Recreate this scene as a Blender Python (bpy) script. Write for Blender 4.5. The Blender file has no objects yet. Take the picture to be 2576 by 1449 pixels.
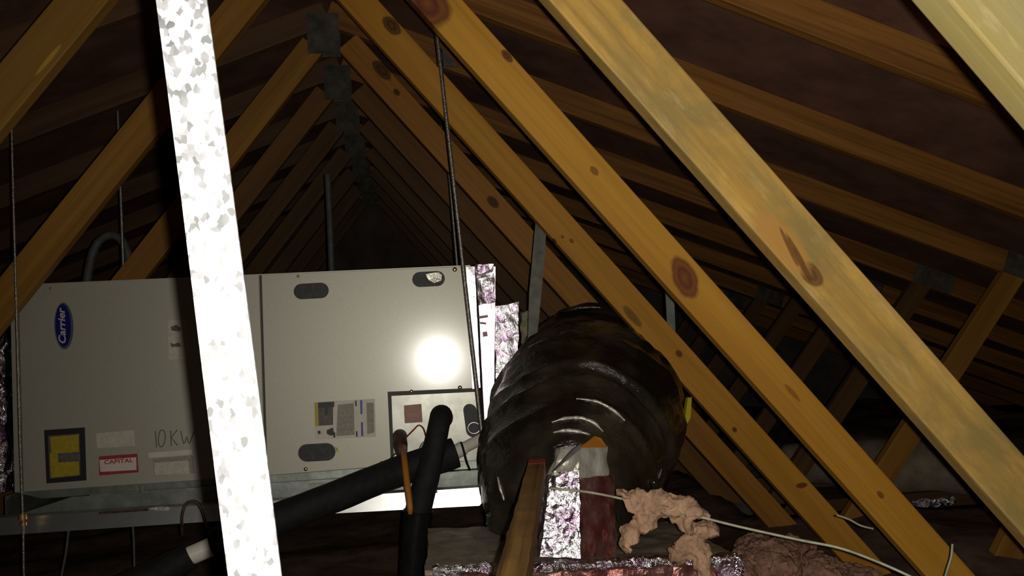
import bpy, bmesh, math, random
from mathutils import Vector, Matrix, noise
random.seed(7)
D = bpy.data
COL = bpy.context.scene.collection
SC = bpy.context.scene

# ------------------------------------------------------------------ camera
# world: x to the right along the trusses, y along the ridge away from the camera, z up; the lens is the origin (about 0.9 m above the ceiling board)
F, CX, CY = 2150.0, 1288.0, 724.5
RT = Vector((0.99178747, -0.1189761, -0.04692861))
UP = Vector((0.0408211, -0.05326256, 0.99774583))
FW = Vector((0.12120744, 0.99146749, 0.0479684))
cam = D.objects.new('camera', D.cameras.new('camera')); COL.objects.link(cam)
cam.matrix_world = Matrix((RT, UP, -FW)).transposed().to_4x4()
cam.data.sensor_width = 36.0
cam.data.lens = 36.0 * F / 2576.0
cam.data.clip_start = 0.02; cam.data.clip_end = 60
SC.camera = cam

# ------------------------------------------------------------------ light: the phone's flash beside the lens
world = D.worlds.new('attic_dark'); SC.world = world; world.use_nodes = True
world.node_tree.nodes['Background'].inputs[0].default_value = (0.5, 0.45, 0.4, 1)
world.node_tree.nodes['Background'].inputs[1].default_value = 0.045
fl = D.lights.new('camera_flash', 'SPOT'); fl.energy = 62.0; fl.color = (1.0, 0.965, 0.88)
fl.spot_size = math.radians(128); fl.spot_blend = 1.0; fl.shadow_soft_size = 0.0045
flo = D.objects.new('camera_flash', fl); COL.objects.link(flo)
flo.location = RT * 0.0185 + UP * 0.002
aim = (FW * F + RT * 430 - UP * 40).normalized()
flo.rotation_euler = (-aim).to_track_quat('Z', 'Y').to_euler()
SC.view_settings.view_transform = 'Standard'; SC.view_settings.look = 'None'
SC.view_settings.exposure = 0.0; SC.view_settings.gamma = 1.0
SC.view_settings.use_curve_mapping = False

def ray(px, py): return FW * F + RT * (px - CX) - UP * (py - CY)
def P(px, py, Y):
    d = ray(px, py); return d * (Y / d.y)
def r_at(px, Y): return px * Y / F          # pixel length -> metres at that distance

# ------------------------------------------------------------------ materials
def new_mat(name):
    m = D.materials.new(name); m.use_nodes = True
    nt = m.node_tree; b = nt.nodes['Principled BSDF']
    return m, nt, b
def N(nt, t, **kw):
    n = nt.nodes.new(t)
    for k, v in kw.items(): setattr(n, k, v)
    return n
def L(nt, a, b): nt.links.new(a, b)
def ramp(nt, fac, stops):
    r = N(nt, 'ShaderNodeValToRGB'); e = r.color_ramp.elements
    while len(e) < len(stops): e.new(0.5)
    for i, (p, c) in enumerate(stops):
        e[i].position = p; e[i].color = (*c, 1) if len(c) == 3 else c
    L(nt, fac, r.inputs[0]); return r.outputs[0]
def mix(nt, fac, a, b, mode='MIX'):
    m = N(nt, 'ShaderNodeMix', data_type='RGBA', blend_type=mode)
    if isinstance(fac, (int, float)): m.inputs[0].default_value = fac
    else: L(nt, fac, m.inputs[0])
    for s, v in ((6, a), (7, b)):
        if isinstance(v, tuple): m.inputs[s].default_value = (*v, 1)
        else: L(nt, v, m.inputs[s])
    return m.outputs[2]
def math_n(nt, op, a, b=None):
    m = N(nt, 'ShaderNodeMath', operation=op)
    for i, v in enumerate((a, b)):
        if v is None: continue
        if isinstance(v, (int, float)): m.inputs[i].default_value = v
        else: L(nt, v, m.inputs[i])
    return m.outputs[0]
def coords(nt, scale, rnd=True, loc=(0, 0, 0)):
    tc = N(nt, 'ShaderNodeTexCoord')
    src = tc.outputs['Object']
    if rnd:
        oi = N(nt, 'ShaderNodeObjectInfo')
        s = math_n(nt, 'MULTIPLY', oi.outputs['Random'], 37.0)
        cb = N(nt, 'ShaderNodeCombineXYZ'); L(nt, s, cb.inputs[0]); L(nt, s, cb.inputs[2])
        ad = N(nt, 'ShaderNodeVectorMath', operation='ADD'); L(nt, src, ad.inputs[0]); L(nt, cb.outputs[0], ad.inputs[1]); src = ad.outputs[0]
    mp = N(nt, 'ShaderNodeMapping'); mp.inputs['Scale'].default_value = scale; mp.inputs['Location'].default_value = loc
    L(nt, src, mp.inputs[0]); return mp.outputs[0]
def noise_n(nt, vec, scale=1.0, detail=4.0, rough=0.55, dist=0.0):
    n = N(nt, 'ShaderNodeTexNoise'); n.inputs['Scale'].default_value = scale; n.inputs['Detail'].default_value = detail
    n.inputs['Roughness'].default_value = rough; n.inputs['Distortion'].default_value = dist
    L(nt, vec, n.inputs['Vector']); return n.outputs['Fac']
def bump(nt, b, h, strength, dist=0.01):
    n = N(nt, 'ShaderNodeBump'); n.inputs['Strength'].default_value = strength; n.inputs['Distance'].default_value = dist
    L(nt, h, n.inputs['Height']); L(nt, n.outputs[0], b.inputs['Normal']); return n

def wood(name, light, dark, knots=(), weather=None, weather_amt=0.5, streak=(0.16, 0.07, 0.012), streak_amt=0.45):
    m, nt, b = new_mat(name)
    g = noise_n(nt, coords(nt, (0.9, 16, 16)), 1.0, 5, 0.6, 0.6)
    col = ramp(nt, g, [(0.32, dark), (0.62, light)])
    f = noise_n(nt, coords(nt, (1.6, 95, 95)), 1.0, 3, 0.6)
    col = mix(nt, ramp(nt, f, [(0.5, (0, 0, 0)), (0.75, (streak_amt,) * 3)]), col, streak)
    if weather:
        w = noise_n(nt, coords(nt, (5, 15, 15)), 1.0, 7, 0.68, 0.4)
        col = mix(nt, ramp(nt, w, [(0.40, (0, 0, 0)), (0.62, (weather_amt,) * 3)]), col, weather)
        w2 = noise_n(nt, coords(nt, (9, 40, 40)), 1.0, 5, 0.7)
        col = mix(nt, ramp(nt, w2, [(0.55, (0, 0, 0)), (0.72, (0.35,) * 3)]), col, (0.62, 0.47, 0.24))
    tc = N(nt, 'ShaderNodeTexCoord')
    wob = noise_n(nt, coords(nt, (14, 14, 14), False), 1.0, 3)
    for (kx, kz, rx, rz, c, rot) in knots:
        mp = N(nt, 'ShaderNodeMapping', vector_type='TEXTURE')
        mp.inputs['Location'].default_value = (kx, 0, kz); mp.inputs['Scale'].default_value = (rx, 10.0, rz); mp.inputs['Rotation'].default_value = (0, rot, 0)
        L(nt, tc.outputs['Object'], mp.inputs[0])
        ln = N(nt, 'ShaderNodeVectorMath', operation='LENGTH'); L(nt, mp.outputs[0], ln.inputs[0])
        d = math_n(nt, 'ADD', ln.outputs['Value'], math_n(nt, 'MULTIPLY', math_n(nt, 'SUBTRACT', wob, 0.5), 0.7))
        col = mix(nt, ramp(nt, d, [(0.0, (0.75,) * 3), (0.40, (0.95,) * 3), (0.60, (0.75,) * 3), (0.78, (0.85,) * 3), (1.0, (0, 0, 0))]), col, c)
    L(nt, col, b.inputs['Base Color']); b.inputs['Roughness'].default_value = 0.6; b.inputs['Specular IOR Level'].default_value = 0.25
    bump(nt, b, f, 0.25, 0.002)
    return m
def plain(name, col, rough=0.6, metal=0.0, var=0.0, bmp=0.0, scale=30, spec=0.5):
    m, nt, b = new_mat(name)
    b.inputs['Base Color'].default_value = (*col, 1); b.inputs['Roughness'].default_value = rough; b.inputs['Metallic'].default_value = metal
    b.inputs['Specular IOR Level'].default_value = spec
    if var or bmp:
        n = noise_n(nt, coords(nt, (scale,) * 3), 1.0, 5, 0.6)
        if var: L(nt, mix(nt, ramp(nt, n, [(0.35, (0, 0, 0)), (0.65, (1, 1, 1))]), tuple(c * (1 - var) for c in col), tuple(min(1, c * (1 + var)) for c in col)), b.inputs['Base Color'])
        if bmp: bump(nt, b, n, bmp, 0.004)
    return m
def foil(name, a=(0.95, 0.92, 0.95), bcol=(0.78, 0.50, 0.74), rough=0.2, scale=38, strength=0.9, dist=0.02, metal=1.0):
    m, nt, b = new_mat(name)
    v = coords(nt, (scale,) * 3, False)
    vo = N(nt, 'ShaderNodeTexVoronoi', feature='F1'); vo.inputs['Scale'].default_value = 1.0; L(nt, v, vo.inputs['Vector'])
    n = noise_n(nt, v, 0.8, 5, 0.62, 0.8)
    n2 = noise_n(nt, coords(nt, (22, 22, 22), False), 1.0, 4)
    L(nt, ramp(nt, n2, [(0.35, bcol), (0.55, a)]), b.inputs['Base Color'])
    b.inputs['Metallic'].default_value = metal; b.inputs['Roughness'].default_value = rough
    b.inputs['Specular IOR Level'].default_value = 0.6
    h = math_n(nt, 'ADD', math_n(nt, 'MULTIPLY', vo.outputs['Distance'], 0.55), n)
    bump(nt, b, h, strength, dist)
    return m

M = {}
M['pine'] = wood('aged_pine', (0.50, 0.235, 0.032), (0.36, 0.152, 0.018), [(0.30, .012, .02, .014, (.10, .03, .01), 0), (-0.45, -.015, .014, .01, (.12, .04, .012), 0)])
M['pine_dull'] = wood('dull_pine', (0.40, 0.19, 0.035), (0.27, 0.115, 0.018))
M['pine_dimmed'] = wood('dimmed_brown_pine', (0.175, 0.085, 0.028), (0.105, 0.050, 0.018))  # darkened in colour to deepen the flash fall-off on the far webs
M['pine_brown'] = wood('brown_web_pine', (0.25, 0.115, 0.03), (0.16, 0.07, 0.02))  # halfway tone between the near pine and the dimmed far webs
M['chord_dark'] = wood('dark_pine', (0.16, 0.085, 0.042), (0.10, 0.050, 0.025))  # darker pine on the left top chords and all bottom chords
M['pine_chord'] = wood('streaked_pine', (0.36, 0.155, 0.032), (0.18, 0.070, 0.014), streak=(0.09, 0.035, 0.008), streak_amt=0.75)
M['deck'] = plain('dark_roof_sheathing', (0.20, 0.10, 0.068), 0.85, var=0.3, scale=5, spec=0.1)
M['plaster'] = plain('dusty_ceiling_board', (0.10, 0.075, 0.06), 0.9, var=0.25, scale=4, spec=0.1)
M['gable'] = plain('dark_gable_boards', (0.13, 0.10, 0.08), 0.9, var=0.25, scale=5, spec=0.1)
M['plate'] = plain('dull_truss_plate', (0.10, 0.085, 0.068), 0.7, 0.15, var=0.4, scale=18, spec=0.2)
M['rod'] = plain('threaded_steel', (0.34, 0.31, 0.26), 0.38, 0.8, var=0.4, bmp=0.5, scale=160)
M['nut'] = plain('brass_toned_nut', (0.75, 0.45, 0.16), 0.35, 0.7)
M['dark_steel'] = plain('dark_strap_steel', (0.10, 0.095, 0.075), 0.5, 0.5, var=0.3, scale=30)
M['galv'] = plain('galvanized_sheet', (0.36, 0.38, 0.335), 0.42, 0.75, var=0.22, bmp=0.15, scale=22)
M['rail'] = plain('bright_galvanized_rail', (0.80, 0.80, 0.78), 0.34, 0.95, var=0.06, scale=25)
M['black_foam'] = plain('black_pipe_foam', (0.014, 0.013, 0.012), 0.75, var=0.3, bmp=0.3, scale=50, spec=0.3)
M['tape'] = plain('black_vinyl_tape', (0.012, 0.012, 0.012), 0.22, var=0.2, bmp=0.4, scale=25)
M['pvc'] = plain('white_pvc', (0.85, 0.78, 0.68), 0.35, var=0.08, scale=20)
M['orange'] = plain('orange_cable', (0.46, 0.17, 0.02), 0.5)
M['redwire'] = plain('red_wire', (0.30, 0.035, 0.02), 0.5)
M['greenwire'] = plain('dark_green_wire', (0.025, 0.045, 0.03), 0.5)
M['palewire'] = plain('pale_green_wire', (0.42, 0.42, 0.28), 0.45, var=0.2, scale=60)
M['connector'] = plain('rusty_connector', (0.11, 0.055, 0.045), 0.5, 0.4, var=0.4, scale=60)
M['seam'] = plain('shadow_gap_steel', (0.05, 0.055, 0.045), 0.6)
M['dark_slot'] = plain('dark_plug', (0.03, 0.03, 0.026), 0.55, var=0.4, bmp=0.3, scale=50)
M['logo_blue'] = plain('logo_blue', (0.010, 0.010, 0.16), 0.35)
M['logo_rim'] = plain('logo_rim', (0.10, 0.12, 0.16), 0.4)
M['logo_white'] = plain('logo_white', (0.60, 0.52, 0.52), 0.5)
M['yellow'] = plain('yellow_print', (0.55, 0.40, 0.03), 0.5)
M['filter_yellow'] = plain('yellow_warning_print', (0.50, 0.37, 0.02), 0.5, var=0.15, scale=60)
M['black_print'] = plain('black_print', (0.025, 0.022, 0.02), 0.5)
M['grey_print'] = plain('grey_print', (0.14, 0.12, 0.095), 0.6, var=0.3, scale=90)
M['blue_print'] = plain('blue_print', (0.02, 0.08, 0.42), 0.5)
M['paper'] = plain('white_label', (0.80, 0.70, 0.60), 0.6, var=0.05, scale=40)
M['paper_dirty'] = plain('dirty_label', (0.66, 0.58, 0.47), 0.65, var=0.12, scale=60)
M['paper_text'] = plain('fine_print_block', (0.36, 0.33, 0.26), 0.65, var=0.2, scale=150)
M['red_print'] = plain('red_print', (0.42, 0.035, 0.035), 0.55, var=0.25, scale=90)
M['pink_sticker'] = plain('faded_pink_sticker', (0.46, 0.24, 0.20), 0.6, var=0.15, scale=50)
M['pencil'] = plain('pencil_line', (0.10, 0.10, 0.09), 0.6)
M['screw'] = plain('brass_screw', (0.85, 0.60, 0.25), 0.25, 0.9)
M['magenta'] = plain('magenta_print', (0.35, 0.06, 0.16), 0.4)
M['foil'] = foil('crumpled_foil')
M['foil_fine'] = foil('fine_wrinkled_foil', scale=60, strength=0.45, dist=0.010, rough=0.24)
M['foil_bright'] = foil('bright_crumpled_foil', scale=32, strength=0.40, dist=0.012, rough=0.34)
M['foil_crinkle'] = foil('crinkled_foil_tape', scale=60, strength=0.9, dist=0.014, rough=0.2)
M['foil_red'] = foil('reddish_foil', (0.40, 0.20, 0.17), (0.30, 0.07, 0.065), 0.34, 30, 0.6, 0.012, 0.75)
M['foil_top'] = foil('dark_reflecting_foil', (0.34, 0.28, 0.21), (0.26, 0.20, 0.15), 0.5, 18, 0.35, 0.01, 0.35)  # brown base stands for the dark attic mirrored in the lid
M['foil_flat'] = foil('dull_foil_tape', (0.72, 0.68, 0.58), (0.55, 0.52, 0.42), 0.35, 22, 0.5, 0.012, 0.40)
M['foil_pink'] = foil('smooth_pink_foil', (0.93, 0.86, 0.90), (0.85, 0.70, 0.80), 0.36, 14, 0.10, 0.010)
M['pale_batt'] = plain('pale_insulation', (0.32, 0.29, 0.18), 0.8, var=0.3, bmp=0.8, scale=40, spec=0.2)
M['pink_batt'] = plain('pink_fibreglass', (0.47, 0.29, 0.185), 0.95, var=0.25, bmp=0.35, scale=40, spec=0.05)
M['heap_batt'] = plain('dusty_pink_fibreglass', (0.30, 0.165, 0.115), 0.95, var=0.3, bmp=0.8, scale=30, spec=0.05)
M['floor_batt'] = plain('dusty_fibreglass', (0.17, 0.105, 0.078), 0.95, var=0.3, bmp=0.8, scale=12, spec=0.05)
M['mound'] = plain('grey_duct_wrap', (0.31, 0.24, 0.165), 0.85, var=0.25, bmp=0.4, scale=12, spec=0.2)
M['grey_hose'] = plain('grey_conduit', (0.10, 0.10, 0.095), 0.6, var=0.2, scale=40)
M['yellow_strap'] = plain('yellow_strap', (0.60, 0.46, 0.02), 0.45)
M['redpaint'] = plain('red_paint', (0.42, 0.04, 0.015), 0.6)
M['stake'] = wood('stake_wood', (0.32, 0.18, 0.05), (0.12, 0.055, 0.018), streak=(0.07, 0.028, 0.010), streak_amt=0.9)

def make_flex():
    m, nt, b = new_mat('black_flex_jacket')
    v = coords(nt, (7, 7, 16), False)
    n = noise_n(nt, v, 1.6, 6, 0.65, 0.9)
    n2 = noise_n(nt, coords(nt, (5, 5, 5), False), 1.0, 3)
    L(nt, ramp(nt, n2, [(0.40, (0.012, 0.010, 0.008)), (0.62, (0.060, 0.048, 0.030))]), b.inputs['Base Color'])
    b.inputs['Roughness'].default_value = 0.17; b.inputs['Specular IOR Level'].default_value = 1.0
    bump(nt, b, n, 0.45, 0.03); return m
M['flex'] = make_flex()
def make_cabinet():
    m, nt, b = new_mat('beige_cabinet_paint')
    n = noise_n(nt, coords(nt, (160,) * 3, False), 1.0, 2)
    L(nt, ramp(nt, n, [(0.3, (0.55, 0.52, 0.42)), (0.7, (0.59, 0.56, 0.455))]), b.inputs['Base Color'])
    b.inputs['Metallic'].default_value = 0.42; b.inputs['Roughness'].default_value = 0.50
    b.inputs['Coat Weight'].default_value = 0.9; b.inputs['Coat Roughness'].default_value = 0.17
    return m
M['cabinet'] = make_cabinet()
def make_access():
    m, nt, b = new_mat('galvanized_access_panel')
    n = noise_n(nt, coords(nt, (22,) * 3, False), 1.0, 5)
    L(nt, ramp(nt, n, [(0.3, (0.36, 0.35, 0.29)), (0.6, (0.50, 0.49, 0.42))]), b.inputs['Base Color'])
    b.inputs['Metallic'].default_value = 0.45; b.inputs['Roughness'].default_value = 0.36; return m
M['access'] = make_access()
def make_spangle():
    m, nt, b = new_mat('spangled_zinc')
    v0 = coords(nt, (250, 250, 175), False)
    wn = N(nt, 'ShaderNodeTexNoise'); wn.inputs['Scale'].default_value = 0.8; L(nt, v0, wn.inputs['Vector']); wn.inputs['Detail'].default_value = 3
    ad = N(nt, 'ShaderNodeVectorMath', operation='ADD'); L(nt, v0, ad.inputs[0]); L(nt, wn.outputs['Color'], ad.inputs[1])
    vo = N(nt, 'ShaderNodeTexVoronoi'); vo.inputs['Scale'].default_value = 1.0; L(nt, ad.outputs[0], vo.inputs['Vector'])
    sp = N(nt, 'ShaderNodeSeparateColor'); L(nt, vo.outputs['Color'], sp.inputs[0])
    n2 = noise_n(nt, coords(nt, (28,) * 3, False), 1.0, 3)
    s = math_n(nt, 'ADD', math_n(nt, 'MULTIPLY', sp.outputs[0], 0.6), math_n(nt, 'MULTIPLY', n2, 0.7))
    L(nt, ramp(nt, s, [(0.30, (0.19, 0.195, 0.195)), (0.42, (0.29, 0.29, 0.30)), (0.52, (0.40, 0.395, 0.41)), (0.60, (0.62, 0.61, 0.63)), (0.75, (0.80, 0.79, 0.80))]), b.inputs['Base Color'])
    b.inputs['Metallic'].default_value = 0.15; b.inputs['Roughness'].default_value = 0.5; return m
M['spangle'] = make_spangle()

# ------------------------------------------------------------------ mesh building
class MB:
    def __init__(s): s.v = []; s.f = []; s.sm = []
    def add(s, vs, fs, smooth=False):
        o = len(s.v); s.v += [tuple(v) for v in vs]
        for f in fs: s.f.append(tuple(i + o for i in f)); s.sm.append(smooth)
    def build(s, name, mat, parent=None, origin=None, merge=False):
        o = Vector(origin) if origin is not None else Vector((0, 0, 0))
        me = D.meshes.new(name); me.from_pydata([tuple(Vector(v) - o) for v in s.v], [], s.f); me.update()
        me.polygons.foreach_set('use_smooth', s.sm)
        bm = bmesh.new(); bm.from_mesh(me)
        if merge: bmesh.ops.remove_doubles(bm, verts=bm.verts, dist=1e-6)
        bmesh.ops.recalc_face_normals(bm, faces=bm.faces); bm.to_mesh(me); bm.free()
        me.materials.append(mat)
        ob = D.objects.new(name, me); COL.objects.link(ob)
        if parent is not None:
            ob.parent = parent
            ob.location = o - world_loc(parent)
        else: ob.location = o
        return ob
def world_loc(o):
    l = Vector((0, 0, 0))
    while o is not None: l += o.location; o = o.parent
    return l
def tag(o, label, cat=None, group=None, kind=None):
    if label: o['label'] = label
    if cat: o['category'] = cat
    if group: o['group'] = group
    if kind: o['kind'] = kind
    return o
def thing(name, label, cat, loc, group=None):
    o = D.objects.new(name, None); COL.objects.link(o); o.location = loc; o.empty_display_size = 0.05
    return tag(o, label, cat, group)
def centre(vs): return sum((Vector(v) for v in vs), Vector()) / len(vs)

def prism(mb, front, back, smooth=False):
    n = len(front); vs = list(front) + list(back)
    fs = [tuple(range(n)), tuple(range(2 * n - 1, n - 1, -1))]
    fs += [(i, n + i, n + (i + 1) % n, (i + 1) % n) for i in range(n)]
    mb.add(vs, fs, smooth)
def box(mb, lo, hi, bev=0.0):
    x0, y0, z0 = lo; x1, y1, z1 = hi
    if bev <= 0:
        f = [(x0, y0, z0), (x1, y0, z0), (x1, y0, z1), (x0, y0, z1)]; b = [(x, y1, z) for x, _, z in f]
        prism(mb, f, b); return
    bm = bmesh.new(); bmesh.ops.create_cube(bm, size=1.0)
    for v in bm.verts:
        v.co = Vector(((x0, x1)[v.co.x > 0], (y0, y1)[v.co.y > 0], (z0, z1)[v.co.z > 0]))
    bmesh.ops.bevel(bm, geom=bm.edges[:], offset=bev, segments=2, affect='EDGES', profile=0.5)
    bm.verts.ensure_lookup_table()
    mb.add([v.co.copy() for v in bm.verts], [tuple(v.index for v in f.verts) for f in bm.faces]); bm.free()
def smooth_path(pts, rad, n=8):
    pts = [Vector(p) for p in pts]
    if isinstance(rad, (int, float)): rad = [rad] * len(pts)
    op, orr = [], []
    for i in range(len(pts) - 1):
        p0 = pts[max(i - 1, 0)]; p1 = pts[i]; p2 = pts[i + 1]; p3 = pts[min(i + 2, len(pts) - 1)]
        for k in range(n):
            t = k / n
            op.append(0.5 * ((2 * p1) + (p2 - p0) * t + (2 * p0 - 5 * p1 + 4 * p2 - p3) * t * t + (3 * p1 - p0 - 3 * p2 + p3) * t ** 3))
            orr.append(rad[i] + (rad[i + 1] - rad[i]) * (t * t * (3 - 2 * t)))
    op.append(pts[-1]); orr.append(rad[-1]); return op, orr
def tube(mb, pts, rad, seg=12, n=8, fn=None, caps=True, curve=True):
    if curve and len(pts) > 2: pts, rad = smooth_path(pts, rad, n)
    else:
        pts = [Vector(p) for p in pts]
        if isinstance(rad, (int, float)): rad = [rad] * len(pts)
    t0 = (pts[1] - pts[0]).normalized(); ref = Vector((0, 0, 1)) if abs(t0.z) < 0.9 else Vector((1, 0, 0))
    u = t0.cross(ref).normalized(); vs = []; s = 0.0
    for i, p in enumerate(pts):
        t = (pts[min(i + 1, len(pts) - 1)] - pts[max(i - 1, 0)]).normalized()
        u = (u - t * u.dot(t)).normalized(); w = t.cross(u)
        if i: s += (pts[i] - pts[i - 1]).length
        for k in range(seg):
            a = 2 * math.pi * k / seg
            r = rad[i]
            d = u * math.cos(a) + w * math.sin(a)
            if fn: r = r * fn(s, a, p + d * r)
            vs.append(p + d * r)
    fs = []
    for i in range(len(pts) - 1):
        for k in range(seg):
            k2 = (k + 1) % seg
            fs.append((i * seg + k, i * seg + k2, (i + 1) * seg + k2, (i + 1) * seg + k))
    mb.add(vs, fs, True)
    if caps:
        mb.add(vs[:seg], [tuple(range(seg))]); mb.add(vs[-seg:], [tuple(range(seg))])
def hexa(mb, c, nu, nv, nw, amp=0.0, freq=20.0, seed=0.0):
    """box from 8 corners c[x][y][z] subdivided and crumpled"""
    def pt(a, b, g):
        def lerp(p, q, t): return Vector(p) * (1 - t) + Vector(q) * t
        e = [[lerp(c[i][j][0], c[i][j][1], g) for j in (0, 1)] for i in (0, 1)]
        f = [lerp(e[i][0], e[i][1], b) for i in (0, 1)]
        p = lerp(f[0], f[1], a)
        if amp: p = p + noise.noise_vector(p * freq + Vector((seed, 0, 0))) * amp
        return p
    def face(fn, a, b):
        vs = [fn(i / a, j / b) for i in range(a + 1) for j in range(b + 1)]
        fs = [(i * (b + 1) + j, (i + 1) * (b + 1) + j, (i + 1) * (b + 1) + j + 1, i * (b + 1) + j + 1) for i in range(a) for j in range(b)]
        mb.add(vs, fs)
    for k in (0, 1):
        face(lambda s, t: pt(k, s, t), nv, nw); face(lambda s, t: pt(s, k, t), nu, nw); face(lambda s, t: pt(s, t, k), nu, nv)
def hexa_axis(mb, lo, hi, nu, nv, nw, amp=0, freq=20, seed=0):
    c = [[[(x, y, z) for z in (lo[2], hi[2])] for y in (lo[1], hi[1])] for x in (lo[0], hi[0])]
    hexa(mb, c, nu, nv, nw, amp, freq, seed)

# ------------------------------------------------------------------ the attic: Fink trusses 0.61 m apart along y
PITCH = 0.387; RX, RZ = -0.25, 1.226            # ridge line (x, z of the top of the top chords)
W, T = 0.089, 0.038                             # 2x4
BC0, BC1 = -0.925, -0.836                       # bottom chord
HALF = (RZ - BC0) / PITCH
Y0, SP = 0.66, 0.61
NT = 11
YE = 7.3
def member_mesh(name, length):
    mb = MB(); box(mb, (-length / 2, 0, -W / 2), (length / 2, T, W / 2), 0.003)
    me = D.meshes.new(name); me.from_pydata([tuple(v) for v in mb.v], [], mb.f); me.update()
    bm = bmesh.new(); bm.from_mesh(me); bmesh.ops.recalc_face_normals(bm, faces=bm.faces); bm.to_mesh(me); bm.free()
    return me
def member(name, a, b, mat, parent):
    """a 2x4 between two centre points (x, z) in the truss plane"""
    dx, dz = b[0] - a[0], b[1] - a[1]
    me = member_mesh(name, math.hypot(dx, dz)); me.materials.append(mat)
    o = D.objects.new(name, me); COL.objects.link(o); o.parent = parent
    o.location = ((a[0] + b[0]) / 2, 0, (a[1] + b[1]) / 2); o.rotation_euler = (0, -math.atan2(dz, dx), 0)
    return o
def gusset(x, z, w, h, rot, parent):
    mb = MB()
    box(mb, (-w / 2, -0.0016, -h / 2), (w / 2, 0.0, h / 2)); box(mb, (-w / 2, T, -h / 2), (w / 2, T + 0.0016, h / 2))
    o = mb.build('gusset_plate', M['plate'], parent); o.location = (x, 0, z); o.rotation_euler = (0, rot, 0); return o
hv = W / 2 / math.cos(math.atan(PITCH))
LEFT = {2: 1.575, 3: 1.525, 4: 1.44}            # the left webs are not nailed quite alike
ORD = 'nearest second third fourth fifth sixth seventh eighth ninth tenth eleventh twelfth thirteenth fourteenth fifteenth'.split()
RIGHT = {0: 0.890}
def rweb(z, k): return ((RIGHT.get(k, 0.8525) - z) / 1.203, z)
def lweb(z, k): return ((z - LEFT.get(k, 1.46)) / 1.252, z)
TL = ['nearest pine roof truss, only its pale right web showing at the upper right corner',
      'second pine roof truss back, its broad weathered right web crossing the right half',
      'third pine roof truss back, right web with a big dark red knot',
      'fourth pine roof truss back, its left web crossing the cabinet corner',
      'fifth pine roof truss back, its left web standing right behind the cabinet']
def truss(k):
    y = Y0 + SP * k
    lab = TL[k] if k < 5 else ORD[k] + ' pine roof truss counted back from the camera, dim beyond the cabinet'
    t = thing('roof_truss', lab, 'truss', (0, y, BC0), 'trusses under the roof')
    def z(p): return (p[0], p[1] - BC0)
    e = HALF + 0.0
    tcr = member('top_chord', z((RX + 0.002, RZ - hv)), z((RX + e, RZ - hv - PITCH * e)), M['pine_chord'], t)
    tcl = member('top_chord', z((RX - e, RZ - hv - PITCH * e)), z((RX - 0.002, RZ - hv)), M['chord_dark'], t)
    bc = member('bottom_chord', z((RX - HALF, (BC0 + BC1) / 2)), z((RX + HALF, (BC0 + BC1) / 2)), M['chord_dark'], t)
    wr = member('tension_web', z(rweb(1.07, k)), z(rweb(-0.84, k)), M['pine_dimmed'], t)
    wl = member('tension_web', z(lweb(1.06, k)), z(lweb(-0.84, k)), M['pine_dimmed'], t)
    cr = member('compression_web', z((2.42, 0.175)), z((1.60, -0.84)) if k != 3 else z((1.78, -0.84)), M['pine_dimmed'], t)
    cl = member('compression_web', z((-2.92, 0.175)), z((-2.10, -0.84)), M['pine_dimmed'], t)
    gusset(RX - 0.015, RZ - 0.125 - BC0, 0.115, 0.15, 0, t)
    a = math.atan(PITCH)
    gusset(2.44, 0.155 - BC0, 0.20, 0.12, a, t); gusset(-2.94, 0.155 - BC0, 0.20, 0.12, -a, t)
    gusset(1.49, -0.87 - BC0, 0.26, 0.10, 0, t); gusset(-1.97, -0.87 - BC0, 0.26, 0.10, 0, t)
    return t, wr, wl, tcr, cr
TR = [truss(k) for k in range(NT)]
def setmat(o, m): o.data.materials[0] = m
def local(o_web, k, px, py):
    """a knot's place on a web's face, in the web's own frame"""
    p = P(px, py, Y0 + SP * k) - world_loc(o_web)
    a = o_web.rotation_euler.y; c, s = math.cos(a), math.sin(a)
    return (p.x * c - p.z * s, p.x * s + p.z * c)
RED = (0.13, 0.022, 0.012); DK = (0.05, 0.015, 0.006)
def kn(o, k, px, py, rx, rz, c=RED, rot=0.0):
    x, z = local(o, k, px, py); return (x, z, rx, rz, c, rot)
w0, w1, w2, w3, w4 = (TR[k][1] for k in range(5))
setmat(w0, wood('pale_weathered_pine', (0.31, 0.24, 0.075), (0.22, 0.165, 0.05), weather=(0.25, 0.21, 0.10), weather_amt=0.7, streak=(0.20, 0.14, 0.05)))
setmat(w1, wood('weathered_pine', (0.58, 0.34, 0.075), (0.38, 0.215, 0.045),
    [kn(w1, 1, 2040, 690, .028, .016, (.11, .04, .012)), kn(w1, 1, 1965, 610, .07, .028, (.44, .22, .05)), kn(w1, 1, 2010, 650, .05, .006, (.12, .045, .012), .25), kn(w1, 1, 1985, 622, .04, .004, (.15, .06, .015), .3)],
    weather=(0.24, 0.175, 0.06), weather_amt=0.8))
setmat(w2, wood('honey_pine', (0.60, 0.30, 0.035), (0.46, 0.205, 0.02),
    [kn(w2, 2, 1722, 700, .055, .031, (.13, .022, .010), .3), kn(w2, 2, 1075, 8, .065, .05, (.11, .015, .012)), kn(w2, 2, 1275, 140, .02, .010, (.10, .012, .01)), kn(w2, 2, 1205, 215, .008, .004, DK),  # third mark is a small reddish shadow painted on, not a knot
     kn(w2, 2, 1995, 990, .03, .006, (.30, .11, .012)), kn(w2, 2, 2215, 1245, .012, .007, (.2, .06, .012)), kn(w2, 2, 1495, 430, .014, .008, (.22, .08, .015))], streak=(0.30, 0.12, 0.015), streak_amt=0.35))
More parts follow.
